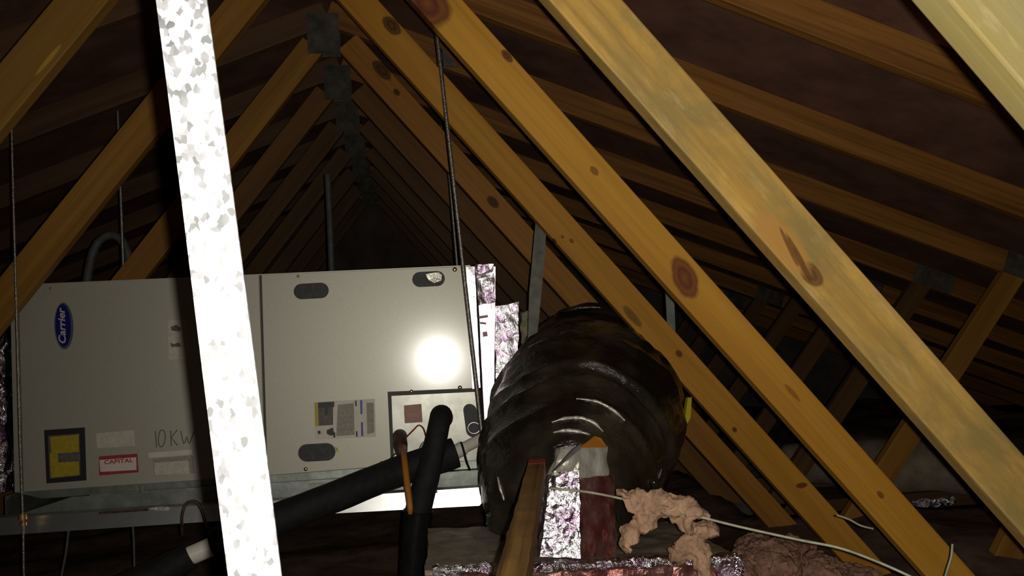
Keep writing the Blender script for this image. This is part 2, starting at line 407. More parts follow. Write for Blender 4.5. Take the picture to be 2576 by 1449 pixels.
setmat(w3, wood('honey_pine_small_knots', (0.58, 0.27, 0.03), (0.42, 0.18, 0.018),
    [kn(w3, 3, 985, 65, .04, .022, DK), kn(w3, 3, 1394, 607, .010, .008, (.12, .03, .01)), kn(w3, 3, 1438, 606, .010, .007, (.2, .07, .015)), kn(w3, 3, 1415, 596, .007, .005, (.2, .07, .015)),
     kn(w3, 3, 1590, 795, .045, .014, (.2, .085, .016)), kn(w3, 3, 1708, 890, .014, .01, (.12, .03, .01)), kn(w3, 3, 1848, 1081, .010, .008, (.1, .022, .008)), kn(w3, 3, 2017, 1221, .022, .01, (.12, .025, .01), -.9)], streak=(0.26, 0.10, 0.012), streak_amt=0.35))
setmat(w4, wood('brown_pine', (0.46, 0.20, 0.03), (0.33, 0.13, 0.02),
    [kn(w4, 4, 962, 178, .05, .024, DK), kn(w4, 4, 998, 232, .018, .012, DK), kn(w4, 4, 1240, 508, .03, .018, DK)]))
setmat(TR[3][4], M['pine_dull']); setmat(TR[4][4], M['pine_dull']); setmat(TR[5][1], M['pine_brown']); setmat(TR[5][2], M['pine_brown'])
setmat(TR[2][2], wood('dimmed_left_pine', (0.34, 0.175, 0.032), (0.26, 0.125, 0.020), [kn(TR[2][2], 2, 122, 150, .05, .006, (.58, .33, .05))]))  # pine dimmed in colour for the flash's weaker reach at left
setmat(TR[3][2], wood('dimmed_left_pine_streak', (0.40, 0.19, 0.030), (0.28, 0.125, 0.019)))  # likewise dimmed in colour for the weaker flash at left
setmat(TR[4][2], wood('left_web_pine_brown', (0.40, 0.18, 0.032), (0.28, 0.12, 0.02)))

# roof sheathing, ceiling board below, gables
mb = MB()
ZT = RZ + 0.001
for s in (-1, 1):
    e = HALF + 0.35
    f = [(RX, -1.6, ZT), (RX + s * e, -1.6, ZT - PITCH * e), (RX + s * e, -1.6, ZT - PITCH * e + 0.014), (RX, -1.6, ZT + 0.014)]
    prism(mb, f, [(x, YE, zz) for x, _, zz in f])
tag(mb.build('ceiling', M['deck']), None, kind='structure')
mb = MB(); box(mb, (RX - HALF - 0.3, -1.6, BC0 - 0.02), (RX + HALF + 0.3, YE, BC0 - 0.001))
tag(mb.build('floor', M['plaster']), None, kind='structure')
mb = MB(); prism(mb, [(RX - HALF - .2, YE, BC0), (RX + HALF + .2, YE, BC0), (RX, YE, RZ - 0.01)], [(RX - HALF - .2, YE + .02, BC0), (RX + HALF + .2, YE + .02, BC0), (RX, YE + .02, RZ - 0.01)])
tag(mb.build('wall_back', M['gable']), None, kind='structure')

# fibreglass between the bottom chords: a rolling blanket
mb = MB(); nx, ny = 120, 110; vs = []
for j in range(ny + 1):
    for i in range(nx + 1):
        x = -4.6 + 8.7 * i / nx; y = 0.1 + (YE - 0.2) * j / ny
        q = Vector((x * 1.3, y * 1.6, 3.1))
        h = -0.805 + 0.05 * noise.noise(q) + 0.03 * noise.noise(q * 3.1) + 0.012 * noise.noise(q * 8)
        if x > 0.9: h += min(1, (x - 0.9) / 0.6) * (0.02 + 0.05 * noise.noise(q * 1.7))
        if x > 1.4 and 3.2 < y < 4.8: h = min(h, -0.905)
        vs.append((x, y, max(h, BC0 + 0.012)))
mb.add(vs, [(j * (nx + 1) + i, j * (nx + 1) + i + 1, (j + 1) * (nx + 1) + i + 1, (j + 1) * (nx + 1) + i) for j in range(ny) for i in range(nx)], True)
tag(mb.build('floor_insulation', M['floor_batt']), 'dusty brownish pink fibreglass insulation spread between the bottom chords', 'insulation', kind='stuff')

# ------------------------------------------------------------------ air handler cabinet
FT = P(1095, 905, 2.56)                         # the point of the front face nearest the lens
CN = FT.normalized(); CD = FT.length            # its outward normal is -CN
def PC(px, py, off=0.0):
    d = ray(px, py); p = d * (CD / d.dot(CN))
    return p - CN * off
BODY_BACK = 0.44
ah = thing('air_handler', 'long beige air handler cabinet hung on rods between the fourth and fifth trusses', 'air handler', PC(620, 1205) + CN * 0.2)
def plate(name, px, mat, off=0.0, th=0.001, parent=ah, smooth=False):
    f = [PC(x, y, off) for x, y in px]; b = [p + CN * th for p in f]
    mb = MB(); prism(mb, f, b); return mb.build(name, mat, parent, centre(f))
def rrect(cx, cy, w, h, slope=-0.055, lean=0.06, r=None, n=6):
    """rounded oblong in the photograph's frame"""
    r = min(w, h) / 2 if r is None else r
    out = []
    for sx, sy, a0 in ((1, 1, 0), (-1, 1, 90), (-1, -1, 180), (1, -1, 270)):
        for i in range(n + 1):
            a = math.radians(a0 + 90 * i / n)
            x = sx * (w / 2 - r) + r * math.cos(a); y = sy * (h / 2 - r) + r * math.sin(a)
            out.append((cx + x + y * lean, cy + y + x * slope))
    return out
# carcass a little behind the doors
f = [PC(x, y, -0.006) for x, y in ((24, 719), (1179, 669), (1214, 1158), (36, 1240))]
mb = MB(); prism(mb, f, [p + CN * BODY_BACK for p in f]); mb.build('carcass', M['seam'], ah, centre(f))
def door(name, px, mat=M['cabinet'], th=0.006, off=0.0):
    f = [PC(x, y, off) for x, y in px]; c = centre(f)
    inn = [p + (c - p).normalized() * 0.0025 for p in f]; mid = [p + CN * 0.0025 for p in f]; bk = [p + CN * th for p in f]
    n = len(px); mb = MB(); vs = inn + mid + bk
    fs = [tuple(range(n))]
    for a in (0, n): fs += [(a + i, a + n + i, a + n + (i + 1) % n, a + (i + 1) % n) for i in range(n)]
    mb.add(vs, fs); return mb.build(name, mat, ah, c)
door('end_trim', [(25, 718.5), (43, 717.5), (56, 1238.5), (37, 1240)])
door('blower_door', [(45, 717.5), (652, 691), (668, 1197.5), (58, 1238.5)])
door('coil_door', [(657, 691), (1180, 669), (1204, 976), (976, 987), (984, 1173), (672, 1197)])
door('access_panel', [(983, 995), (1207, 984), (1217, 1158), (990, 1172)], M['access'], 0.005, -0.002)
# top of the carcass painted like the doors
f = [PC(24, 718.5, 0.0), PC(1183, 668.5, 0.0)]
mb = MB(); up = Vector((0, 0, 1)); g = [f[0], f[1], f[1] + CN * 0.44, f[0] + CN * 0.44]
prism(mb, [p + up * 0.002 for p in g], [p - up * 0.001 for p in g]); mb.build('top_cover', M['cabinet'], ah, centre(g))
# oblong plugs
plate('oblong_plug', rrect(783, 732, 88, 39), M['dark_slot'], 0.0012, 0.002)
plate('oblong_plug', rrect(797, 1138, 94, 44), M['dark_slot'], 0.0012, 0.002)
o = plate('oblong_plug', rrect(1078, 702, 82, 38), M['dark_slot'], 0.0012, 0.002)
s = plate('foil_scrap', [(1070, 690), (1104, 684), (1112, 692), (1110, 706), (1092, 712), (1078, 704)], M['foil_flat'], 0.0022, 0.0008, o)
o = plate('pipe_opening', rrect(1186, 1058, 34, 84, lean=0.14), M['dark_slot'], 0.0008, 0.002)
mb = MB(); c = PC(1192, 1076, 0.01); a = (PC(1192 + 15, 1075, 0.01) - c); b2 = (PC(1193, 1090, 0.01) - c)
tube(mb, [c + a * math.cos(t) + b2 * math.sin(t) for t in [i * math.pi / 12 for i in range(25)]], 0.0028, 8, curve=False); mb.build('pipe_collar', M['rail'], ah, c)
plate('latch_tab', [(842, 1122), (850, 1128), (851, 1138), (846, 1134)], M['yellow'], 0.003, 0.001)
# screws
def screw(px, py, r=5.0):
    c = PC(px, py, 0.001); mb = MB()
    vs = []; seg = 10
    e1 = (PC(px + 1, py) - PC(px, py)).normalized(); e2 = CN.cross(e1)
    for k, (rr, h) in enumerate(((1.0, 0), (0.85, 0.0022), (0.35, 0.0034))):
        vs += [c + (e1 * math.cos(2 * math.pi * i / seg) + e2 * math.sin(2 * math.pi * i / seg)) * r_at(r, 2.56) * rr - CN * h for i in range(seg)]
    fs = [(k * seg + i, k * seg + (i + 1) % seg, (k + 1) * seg + (i + 1) % seg, (k + 1) * seg + i) for k in (0, 1) for i in range(seg)] + [tuple(range(2 * seg, 3 * seg))]
    mb.add(vs, fs, True); mb.build('screw', M['screw'], ah, c)
for px, py, r in ((1144, 678, 6), (1035, 985, 5), (1157, 975, 5.5), (750, 695, 3.5), (128, 726, 3.5), (960, 1165, 5), (769, 1180, 5), (1010, 1160, 4)): screw(px, py, r)
# maker's oval badge, text reading upwards
def ell(cx, cy, rx, ry, n=40, lean=0.03): return [(cx + rx * math.cos(t) + ry * math.sin(t) * lean, cy + ry * math.sin(t)) for t in [2 * math.pi * i / n for i in range(n)]]
badge = plate('badge', ell(161, 820, 24, 59), M['logo_rim'], 0.0012, 0.0012)
plate('badge_field', ell(159.5, 819, 19.5, 54), M['logo_blue'], 0.0018, 0.0006, badge)
def text(body, p0, right, upv, length, mat, parent, name, shear=0.0, bold=0.0, thick=0.0004, height=None):
    cu = D.curves.new(name, 'FONT'); cu.body = body; cu.size = 1.0; cu.shear = shear; cu.offset = bold; cu.extrude = 0.0
    cu.resolution_u = 3
    o = D.objects.new(name, cu); COL.objects.link(o); dg = bpy.context.evaluated_depsgraph_get(); dg.update()
    me = D.meshes.new_from_object(o.evaluated_get(dg)); D.objects.remove(o)
    xs = [v.co.x for v in me.vertices]; ys = [v.co.y for v in me.vertices]
    sc = length / (max(xs) - min(xs)); sy = sc if height is None else height / (max(ys) - min(ys))
    r = right.normalized(); u = (upv - r * upv.dot(r)).normalized()
    for v in me.vertices: v.co = r * ((v.co.x - min(xs)) * sc) + u * ((v.co.y - min(ys)) * sy)
    me.materials.clear(); me.materials.append(mat)
    o = D.objects.new(name, me); COL.objects.link(o); o.parent = parent; o.location = p0 - world_loc(parent); return o
rv = PC(157, 780) - PC(160, 862); uv = PC(150, 820) - PC(170, 820)
text('Carrier', PC(167, 863, 0.0024), rv, uv, r_at(86, 2.58), M['logo_white'], badge, 'lettering', shear=0.25, bold=0.025, height=r_at(17, 2.58))
# control window: black frame, yellow notice with a dark bar
wn = plate('sight_window', [(112, 1082), (214, 1075), (218, 1208), (118, 1216)], M['black_print'], 0.003, 0.003)
plate('notice', [(122, 1096), (201, 1090), (204, 1196), (127, 1204)], M['grey_print'], 0.0036, 0.0006, wn)
plate('notice_block', [(128, 1099), (199, 1093), (200, 1136), (131, 1141)], M['filter_yellow'], 0.0042, 0.0006, wn)
plate('notice_block', [(127, 1164), (200, 1160), (201, 1194), (130, 1201)], M['filter_yellow'], 0.0042, 0.0006, wn)
plate('notice_block', [(127, 1141), (147, 1139), (148, 1163), (128, 1164)], M['filter_yellow'], 0.0042, 0.0006, wn)
# stickers on the blower door
plate('blank_label', [(242, 1090), (337, 1082), (340, 1121), (245, 1128)], M['paper_dirty'], 0.001, 0.0008)
cp = plate('service_sticker', [(249, 1148), (346, 1141), (349, 1188), (250, 1196)], M['red_print'], 0.001, 0.0008)
plate('sticker_field', [(251, 1157), (343, 1150), (344, 1182), (253, 1187)], M['paper'], 0.0016, 0.0005, cp)
text('CAPITAL', PC(263, 1168, 0.0022), PC(330, 1162) - PC(263, 1167), PC(263, 1150) - PC(263, 1170), r_at(66, 2.58), M['red_print'], cp, 'lettering', bold=0.02, height=r_at(10, 2.58))
rt = plate('rating_label', [(374, 1139), (483, 1131), (484, 1143), (374, 1152)], M['paper'], 0.001, 0.0008)
plate('rating_field', [(385, 1154), (486, 1145), (490, 1190), (388, 1198)], M['paper_text'], 0.001, 0.0008, rt)
plate('rating_field', [(388, 1164), (474, 1158), (478, 1191), (390, 1196)], M['paper_dirty'], 0.0016, 0.0006, rt)
pl = plate('picture_label', [(423, 806), (470, 803), (478, 901), (425, 905)], M['paper_dirty'], 0.001, 0.0008)
plate('picture_mark', [(430, 822), (444, 817), (455, 826), (452, 834), (432, 832)], M['grey_print'], 0.0016, 0.0005, pl)
plate('picture_mark', [(429, 862), (438, 866), (450, 861), (456, 872), (432, 873)], M['grey_print'], 0.0016, 0.0005, pl)
# pencilled 10 KW
def pen(strokes):
    for st in strokes:
        mb = MB(); tube(mb, [PC(x, y, 0.0006) for x, y in st], r_at(1.1, 2.56), 5, 3, curve=len(st) > 3); mb.build('pencilled_stroke', M['pencil'], ah, PC(*st[0]))
pen([[(391, 1084), (394, 1126)],
     [(404, 1082), (399, 1098), (400, 1118), (406, 1124), (413, 1116), (416, 1098), (413, 1084), (404, 1082)],
     [(430, 1083), (431, 1122)], [(446, 1081), (431, 1101), (447, 1121)],
     [(455, 1084), (463, 1117), (470, 1098), (476, 1116), (489, 1084)]])
# fine-print warning label on the coil door
wl = plate('warning_label', [(790, 1012), (943, 1003), (946, 1099), (794, 1106)], M['paper'], 0.001, 0.0008)
def sub(px, m, off=0.0016): return plate('print_block', px, M[m], off, 0.0005, wl)
sub([(791, 1013), (799, 1012), (802, 1072), (793, 1073)], 'yellow'); sub([(800, 1012.5), (841, 1010), (841, 1024), (800, 1026)], 'black_print')
sub([(800, 1026), (838, 1024), (838, 1069), (802, 1071)], 'grey_print'); sub([(816, 1018), (824, 1018), (824, 1044), (817, 1045)], 'black_print', 0.002)
sub([(822, 1082), (838, 1075), (841, 1094), (832, 1096), (822, 1091)], 'black_print'); sub([(799, 1084), (806, 1083), (807, 1091), (800, 1092)], 'black_print')
sub([(838, 1088), (843, 1087), (844, 1100), (839, 1101)], 'black_print')
sub([(850, 1018), (890, 1014), (892, 1094), (846, 1097)], 'paper_text'); sub([(893, 1008), (897, 1008), (898, 1022), (894, 1022)], 'black_print')
sub([(895, 1085), (899, 1084), (900, 1098), (896, 1099)], 'black_print'); sub([(906, 1007), (911, 1006), (912, 1041), (907, 1042)], 'blue_print')
sub([(908, 1062), (913, 1062), (914, 1097), (909, 1098)], 'blue_print'); sub([(922, 1013), (940, 1013), (942, 1088), (924, 1092)], 'paper_text')
plate('pink_sticker', [(1016, 1020), (1060, 1016), (1063, 1062), (1018, 1065)], M['pink_sticker'], 0.0, 0.0015)

# ------------------------------------------------------------------ drain pan and hanging frame
def slab(name, px, Y, th, mat, parent, off=0.0):
    """an upright sheet-metal strip facing the camera side at distance Y, its depth th"""
    f = [P(x, y, Y) for x, y in px]; mb = MB(); prism(mb, f, [p + Vector((0, th, 0)) for p in f]); return mb.build(name, mat, parent, centre(f))
pan = thing('drain_pan', 'shallow galvanized drain pan under the air handler', 'drain pan', P(640, 1250, 2.7))
slab('front_wall', [(180, 1250), (1214, 1186), (1217, 1235), (60, 1302), (60, 1290)], 2.535, 0.002, M['galv'], pan)
f = [P(226, 1243, 2.53), P(1214, 1182, 2.53), P(1214, 1187, 2.53), P(226, 1250, 2.53)]
mb = MB(); prism(mb, f, [p + Vector((0, 0.012, 0)) for p in f]); mb.build('rolled_rim', M['galv'], pan, centre(f))
mb = MB(); a, b2 = P(14, 1305, 2.537), P(1242, 1234, 2.537); g = [a, b2, b2 + Vector((0, .5, 0)), a + Vector((0, .5, 0))]
prism(mb, g, [p - Vector((0, 0, 0.002)) for p in g]); mb.build('tray_floor', M['galv'], pan, centre(g))
for ex in (a, b2):
    g = [ex, ex + Vector((0, .5, 0)), ex + Vector((0, .5, .06)), ex + Vector((0, 0, .06))]
    mb = MB(); prism(mb, g, [p + Vector((0.002, 0, 0)) for p in g]); mb.build('end_wall', M['galv'], pan, centre(g))
slab('clip', [(337, 1222), (344, 1221.5), (346, 1238), (339, 1238.5)], 2.528, 0.004, M['galv'], pan)
slab('clip', [(352, 1220.5), (358, 1220), (360, 1237), (354, 1237.5)], 2.528, 0.004, M['galv'], pan)
# the unit's own base flange just above the rim
f = [PC(x, y, -0.012) for x, y in ((37, 1240), (1219, 1158), (1222, 1178), (230, 1246), (100, 1256))]
mb = MB(); prism(mb, f, [p + CN * 0.43 for p in f]); mb.build('base_flange', M['galv'], ah, centre(f))

rail = thing('hanging_rail', 'bright galvanized angle rail carrying the drain pan, catching the flash', 'rail', P(640, 1290, 2.44))
RN = P(1200, 1246, 1.0).normalized()            # its face leans back so it looks at the lens near its right end
RD = P(1200, 1246, 2.41).dot(RN)
def PR(px, py, off=0.0):
    d = ray(px, py); return d * (RD / d.dot(RN)) - RN * off
def rplate(name, px, mat, off, th, parent):
    f = [PR(x, y, off) for x, y in px]; mb = MB(); prism(mb, f, [p + RN * th for p in f]); return mb.build(name, mat, parent, centre(f))
rplate('face', [(-30, 1305), (1000, 1240), (1208, 1226), (1215, 1232), (1216, 1260), (1206, 1272), (835, 1292), (-30, 1349)], M['rail'], 0, 0.003, rail)
g = [PR(-30, 1305), PR(1208, 1226)]; g = [g[0], g[1], g[1] + Vector((0, .03, .002)), g[0] + Vector((0, .03, .002))]
mb = MB(); prism(mb, g, [p - Vector((0, 0, 0.003)) for p in g]); mb.build('flange', M['galv'], rail, centre(g))
rplate('stain', [(248, 1287.5), (372, 1279), (374, 1285), (250, 1294)], M['connector'], 0.0006, 0.0008, rail)
rplate('bracket', [(1056, 1228), (1098, 1225), (1101, 1240), (1062, 1244)], M['connector'], 0.006, 0.006, rail)
rplate('foil_tab', [(374, 1279), (402, 1274), (430, 1276), (424, 1284), (392, 1284)], M['foil_flat'], 0.001, 0.0006, rail)

# threaded rods
def rod(pts, rad, label, nuts=()):
    mb = MB(); tube(mb, pts, rad, 8, curve=False)
    o = mb.build('threaded_rod', M['rod'], None, pts[0]); tag(o, label, 'rod', 'rods hanging the air handler')
    for c, r, h in nuts:
        nb = MB(); tube(nb, [c - Vector((0, 0, h)), c + Vector((0, 0, h))], r, 6, curve=False); nb.build('nut', M['nut'], o, c)
    return o
rod([P(1094, 40, 2.452), P(1212, 1090, 2.452), P(1222, 1250, 2.452)], 0.0062, 'front right steel rod running from the roof past the cabinet edge', [(P(1221, 1228, 2.452), 0.011, 0.006)])
rod([P(26, 200, 2.452), P(33, 480, 2.452), P(50, 1100, 2.452), P(58, 1316, 2.452), P(61, 1500, 2.452)], 0.0036, 'thin front left steel rod hanging before the badge end of the cabinet', [(P(57, 1300, 2.452), 0.011, 0.007), (P(58.5, 1318, 2.452), 0.009, 0.004)])
rod([P(1121, 330, 3.17), P(1151, 680, 3.17), P(1160, 1150, 3.17)], 0.006, 'rear right steel rod dropping behind the cabinet top')
rod([P(296, 280, 3.17), P(310, 665, 3.17), P(318, 1150, 3.17)], 0.006, 'rear left steel rod dropping behind the cabinet beside the conduit loop')
o = slab('rod_bracket', [(1112, 120), (1118, 128), (1152, 168), (1116, 166)], 2.487, 0.003, M['plate'], None)
tag(o, 'small dull metal bracket on the rafter beside the front right rod', 'bracket')
mb = MB(); tube(mb, [P(1108, 134, 2.478), P(1109, 156, 2.478)], 0.005, 8, curve=False); mb.build('bolt', M['rail'], o, P(1108, 134, 2.478))

# ------------------------------------------------------------------ foil-faced plenums
def pc_hexa(mb, px, off, depth, nu, nv, nw, amp, freq, seed):
    tl, tr, br, bl = [PC(x, y, off) for x, y in px]
    c = [[[bl, tl], [bl + CN * depth, tl + CN * depth]], [[br, tr], [br + CN * depth, tr + CN * depth]]]
    hexa(mb, c, nu, nv, nw, amp, freq, seed)
ple = thing('supply_plenum', 'shiny pink-tinged foil plenum taped to the right end of the cabinet', 'plenum', PC(1225, 1000) + CN * .2)
mb = MB(); pc_hexa(mb, [(1199, 674), (1246, 672), (1240, 1160), (1223, 1160)], 0.012, 0.40, 6, 6, 44, 0.0012, 26, 1); mb.build('duct_board', M['foil_pink'], ple, PC(1225, 900), merge=True)
mb = MB(); pc_hexa(mb, [(1172, 672), (1194, 671), (1208, 975), (1188, 978)], 0.009, 0.003, 4, 1, 40, 0.0008, 50, 2); mb.build('foil_tape', M['foil_pink'], ple, PC(1185, 820), merge=True)
mb = MB(); pc_hexa(mb, [(1196, 668), (1240, 666), (1245, 760), (1203, 768)], 0.022, 0.016, 8, 2, 14, 0.005, 45, 3); mb.build('crumpled_corner', M['foil_bright'], ple, PC(1220, 710), merge=True)
for px in ([(1181, 747), (1193, 746), (1193, 751), (1182, 752)], [(1174, 762), (1190, 762), (1191, 768), (1175, 768)], [(1180, 806), (1190, 808), (1191, 814), (1181, 812)], [(1203, 796), (1226, 793), (1227, 799), (1204, 803)],
           [(1206, 810), (1222, 812), (1222, 817), (1207, 816)], [(1186, 834), (1194, 833), (1194, 842), (1187, 842)], [(1213, 836), (1224, 834), (1226, 846), (1214, 848)]):
    plate('printed_mark', px, M['magenta'], 0.0195 if px[0][0] > 1200 else 0.0085, 0.001, ple)
mb = MB(); pc_hexa(mb, [(1257, 760), (1322, 748), (1322, 880), (1262, 965)], -0.22, 0.12, 14, 5, 40, 0.0045, 30, 4)
o = mb.build('takeoff_box', M['foil_bright'], None, PC(1290, 900, -.22), merge=True); tag(o, 'crumpled foil box on the plenum between the cabinet and the black duct', 'duct box')
mb = MB(); pc_hexa(mb, [(1342, 770), (1392, 760), (1372, 900), (1346, 920)], -0.37, 0.04, 10, 3, 24, 0.010, 26, 5)
o = mb.build('insulation_flap', M['pale_batt'], None, PC(1360, 860, -.3), merge=True); tag(o, 'pale dusty insulation flap beside the dark hanging strap', 'insulation')
mb = MB(); pc_hexa(mb, [(-60, 760), (8, 838), (20, 1234), (-60, 1240)], 0.004, 0.38, 10, 6, 40, 0.014, 34, 6)
o = mb.build('return_plenum', M['foil'], None, PC(-20, 1000), merge=True); tag(o, 'crumpled foil plenum on the left end of the cabinet', 'plenum')

# ------------------------------------------------------------------ big black flexible duct
cs = [(1430, 1300, 2.068, .200), (1428, 1270, 2.068, .203), (1424, 1220, 2.10, .214), (1440, 1140, 2.25, .243), (1474, 1060, 2.40, .270), (1486, 985, 2.70, .256), (1484, 925, 2.92, .220), (1480, 870, 3.04, .160)]
fd = thing('flex_duct', 'fat black wrinkled flexible duct arching from the plenum down to the foil box', 'duct', P(1430, 1316, 2.06))
def wr(s, a, p):
    q = p * 9
    rib = 1 - abs(math.sin(s / 0.10 * math.pi + 0.5 * math.sin(a) + 1.3 * noise.noise(p * 4)))
    return 1 + 0.050 * rib * rib - 0.012 + 0.034 * noise.noise(q) + 0.022 * noise.noise(q * 2.3) + 0.009 * noise.noise(q * 6)
mb = MB(); tube(mb, [P(x, y, Y) for x, y, Y, _ in cs], [r for *_, r in cs], 72, 22, wr)
mb.v = [(x, y, max(z, -0.466 + 0.004 * noise.noise(Vector((x, y, z)) * 30))) for x, y, z in mb.v]      # its foot sits flat on the box
mb.build('jacket', M['flex'], fd, P(1440, 1150, 2.1))
from mathutils.bvhtree import BVHTree
skin = BVHTree.FromPolygons([tuple(v) for v in mb.v], mb.f)
for fold in ([(1392, 1088), (1420, 1083), (1450, 1085), (1484, 1093)], [(1388, 1062), (1425, 1052), (1460, 1052), (1492, 1063), (1518, 1086)], [(1450, 1003), (1500, 1010), (1540, 1030), (1572, 1058)],
             [(1664, 1180), (1656, 1200), (1645, 1214)], [(1252, 1200), (1258, 1225), (1268, 1258)], [(1408, 838), (1440, 832), (1484, 842)]):
    pts = []
    for x, y in fold:
        d = ray(x, y).normalized(); h = skin.ray_cast(Vector((0, 0, 0)), d)[0]
        if h is not None: pts.append(h - d * 0.001)
    if len(pts) > 2:
        fb = MB(); tube(fb, pts, [.0012] + [.0042] * (len(pts) - 2) + [.0016], 8, 10, lambda q, a_, p: 1 + .5 * noise.noise(p * 90))
        fb.build('glint_fold', M['foil_flat'] if fold[0][0] != 1408 else M['flex'], fd, pts[0])  # pale foil slivers stand in for the flash glints on the jacket folds
mb = MB(); tube(mb, [P(1482, 885, 3.0), P(1480, 868, 3.05)], [.176, .168], 40, fn=lambda s, a, p: 1 + 0.08 * noise.noise(p * 20), curve=False); mb.build('collar', M['dark_slot'], fd, P(1481, 875, 3.02))
ys = [P(1738, 1000, 2.36), P(1734, 1052, 2.33), P(1712, 1092, 2.31), P(1688, 1124, 2.29)]
mb = MB()
for i in range(3):
    a, b2 = ys[i], ys[i + 1]; w = Vector((0.013, 0.0, 0.002)); d = Vector((0, 0.02, 0))
    wa, wb = w * (0.7, 1, .8, .4)[i], w * (0.7, 1, .8, .4)[i + 1]
    prism(mb, [a - wa, a + wa * .3, b2 + wb * .3, b2 - wb], [a - wa + d, a + wa * .3 + d, b2 + wb * .3 + d, b2 - wb + d])
mb.build('yellow_tie', M['yellow_strap'], fd, ys[1])

# foil box the duct stands on
bx = thing('register_box', 'long foil-wrapped duct box at the bottom with a shiny taped front edge', 'duct box', P(1470, 1440, 1.93))
fl_, fr_ = P(1072, 1436, 1.76), P(1856, 1402, 1.76); bl_, br_ = P(1078, 1330, 2.10), P(1700, 1310, 2.16)
dn = Vector((0, 0, -0.27))
c = [[[fl_ + dn, fl_], [bl_ + dn, bl_]], [[fr_ + dn, fr_], [br_ + dn, br_]]]
mb = MB(); hexa(mb, c, 40, 16, 12, 0.006, 20, 7); mb.build('lid', M['foil_top'], bx, fl_, merge=True)
o2 = Vector((0, -0.006, 0))
c = [[[fl_ + dn + o2, fl_ + o2 - Vector((0, 0, .008))], [fl_ + dn + Vector((0, .004, 0)), fl_ + Vector((0, .004, -.008))]], [[fr_ + dn + o2, fr_ + o2 - Vector((0, 0, .008))], [fr_ + dn + Vector((0, .004, 0)), fr_ + Vector((0, .004, -.008))]]]
mb = MB(); hexa(mb, c, 60, 1, 16, 0.006, 30, 8); mb.build('front_board', M['foil_red'], bx, fl_, merge=True)
e0, e1 = fl_ + Vector((.012, -.002, -.002)), fr_ + Vector((-.004, -.002, -.002))
mb = MB(); tube(mb, [e0 + (e1 - e0) * (i / 180) for i in range(181)], 0.0125, 14, fn=lambda q, a_, p: 1 + .35 * noise.noise(p * 60) + .2 * noise.noise(p * 130), curve=False); mb.build('edge_tape', M['foil_crinkle'], bx, e0, merge=True)
e1 = fr_ + Vector((-.05, -.012, -.10))
mb = MB(); hexa_axis(mb, (e1.x, e1.y, e1.z), (e1.x + .055, e1.y + .03, e1.z + .105), 10, 3, 16, 0.012, 45, 10); mb.build('crumpled_end', M['foil_crinkle'], bx, e1, merge=True)

# foil-taped collar standing on the box, in front of the flex duct
col = thing('taped_collar', 'upright foil-taped collar on the box, silver left side and dull red right side', 'duct collar', P(1450, 1412, 1.80))
A = [P(1362, 1412, 1.775), P(1458, 1412, 1.765)]; Bp = [P(1388, 1150, 1.79), P(1456, 1130, 1.775)]
def quadbox(name, bl, br, tr, tl, depth, mat, n, amp, freq, seed):
    d = Vector((0, depth, 0)); c = [[[bl, tl], [bl + d, tl + d]], [[br, tr], [br + d, tr + d]]]
    mb = MB(); hexa(mb, c, n[0], 2, n[1], amp, freq, seed); return mb.build(name, mat, col, bl, merge=True)
quadbox('silver_side', P(1358, 1401, 1.778), P(1460, 1405, 1.761), P(1458, 1182, 1.800), P(1384, 1192, 1.818), 0.03, M['foil_fine'], (16, 44), 0.0028, 48, 11)
quadbox('silver_top', P(1384, 1194, 1.815), P(1458, 1190, 1.795), P(1456, 1128, 1.818), P(1408, 1132, 1.843), 0.03, M['foil_flat'], (12, 12), 0.010, 38, 12)
quadbox('red_side', P(1461, 1405, 1.766), P(1552, 1398, 1.808), P(1545, 1200, 1.845), P(1459, 1200, 1.795), 0.03, M['foil_red'], (10, 28), 0.005, 30, 13)
quadbox('pale_top', P(1459, 1202, 1.793), P(1531, 1204, 1.843), P(1528, 1122, 1.863), P(1457, 1124, 1.813), 0.02, M['foil_flat'], (10, 12), 0.006, 30, 14)
tri = [P(1457, 1126, 1.784), P(1528, 1126, 1.834), P(1512, 1102, 1.835), P(1496, 1097, 1.83), P(1480, 1110, 1.81)]
mb = MB(); prism(mb, tri, [p + Vector((0, .006, 0)) for p in tri]); mb.build('orange_scrap', M['orange'], col, tri[0])
fl3 = [P(1388, 1188, 1.785), P(1396, 1184, 1.783), P(1462, 1128, 1.775), P(1458, 1118, 1.777), P(1440, 1130, 1.78)]
mb = MB(); prism(mb, fl3, [p + Vector((0, .004, 0)) for p in fl3]); mb.build('folded_edge', M['dark_slot'], col, fl3[0])

# ------------------------------------------------------------------ pipes and wiring in front of the cabinet
sl = thing('suction_line', 'black insulated refrigerant line bending out of the access panel and down', 'pipe', P(1045, 1440, 2.36))
mb = MB(); tube(mb, [PC(1116, 1050, 0.004), PC(1113, 1046, 0.10), P(1110, 1046, 2.385), P(1104, 1075, 2.35), P(1090, 1140, 2.345), P(1068, 1225, 2.345), P(1048, 1300, 2.345)],
    [.028, .029, .030, .029, .031, .034, .036], 18, 8, lambda s, a, p: 1 + 0.03 * noise.noise(p * 25)); mb.build('foam_sleeve', M['black_foam'], sl, P(1090, 1140, 2.345))
mb = MB(); tube(mb, [P(1052, 1284, 2.343), P(1046, 1340, 2.343)], [.040, .039], 18, fn=lambda s, a, p: 1 + 0.05 * noise.noise(p * 40), curve=False); mb.build('tape_wrap', M['tape'], sl, P(1050, 1310, 2.343))
mb = MB(); tube(mb, [P(1046, 1325, 2.345), P(1041, 1400, 2.345), P(1036, 1500, 2.345)], .038, 18, 4); mb.build('lower_sleeve', M['tape'], sl, P(1041, 1400, 2.345))

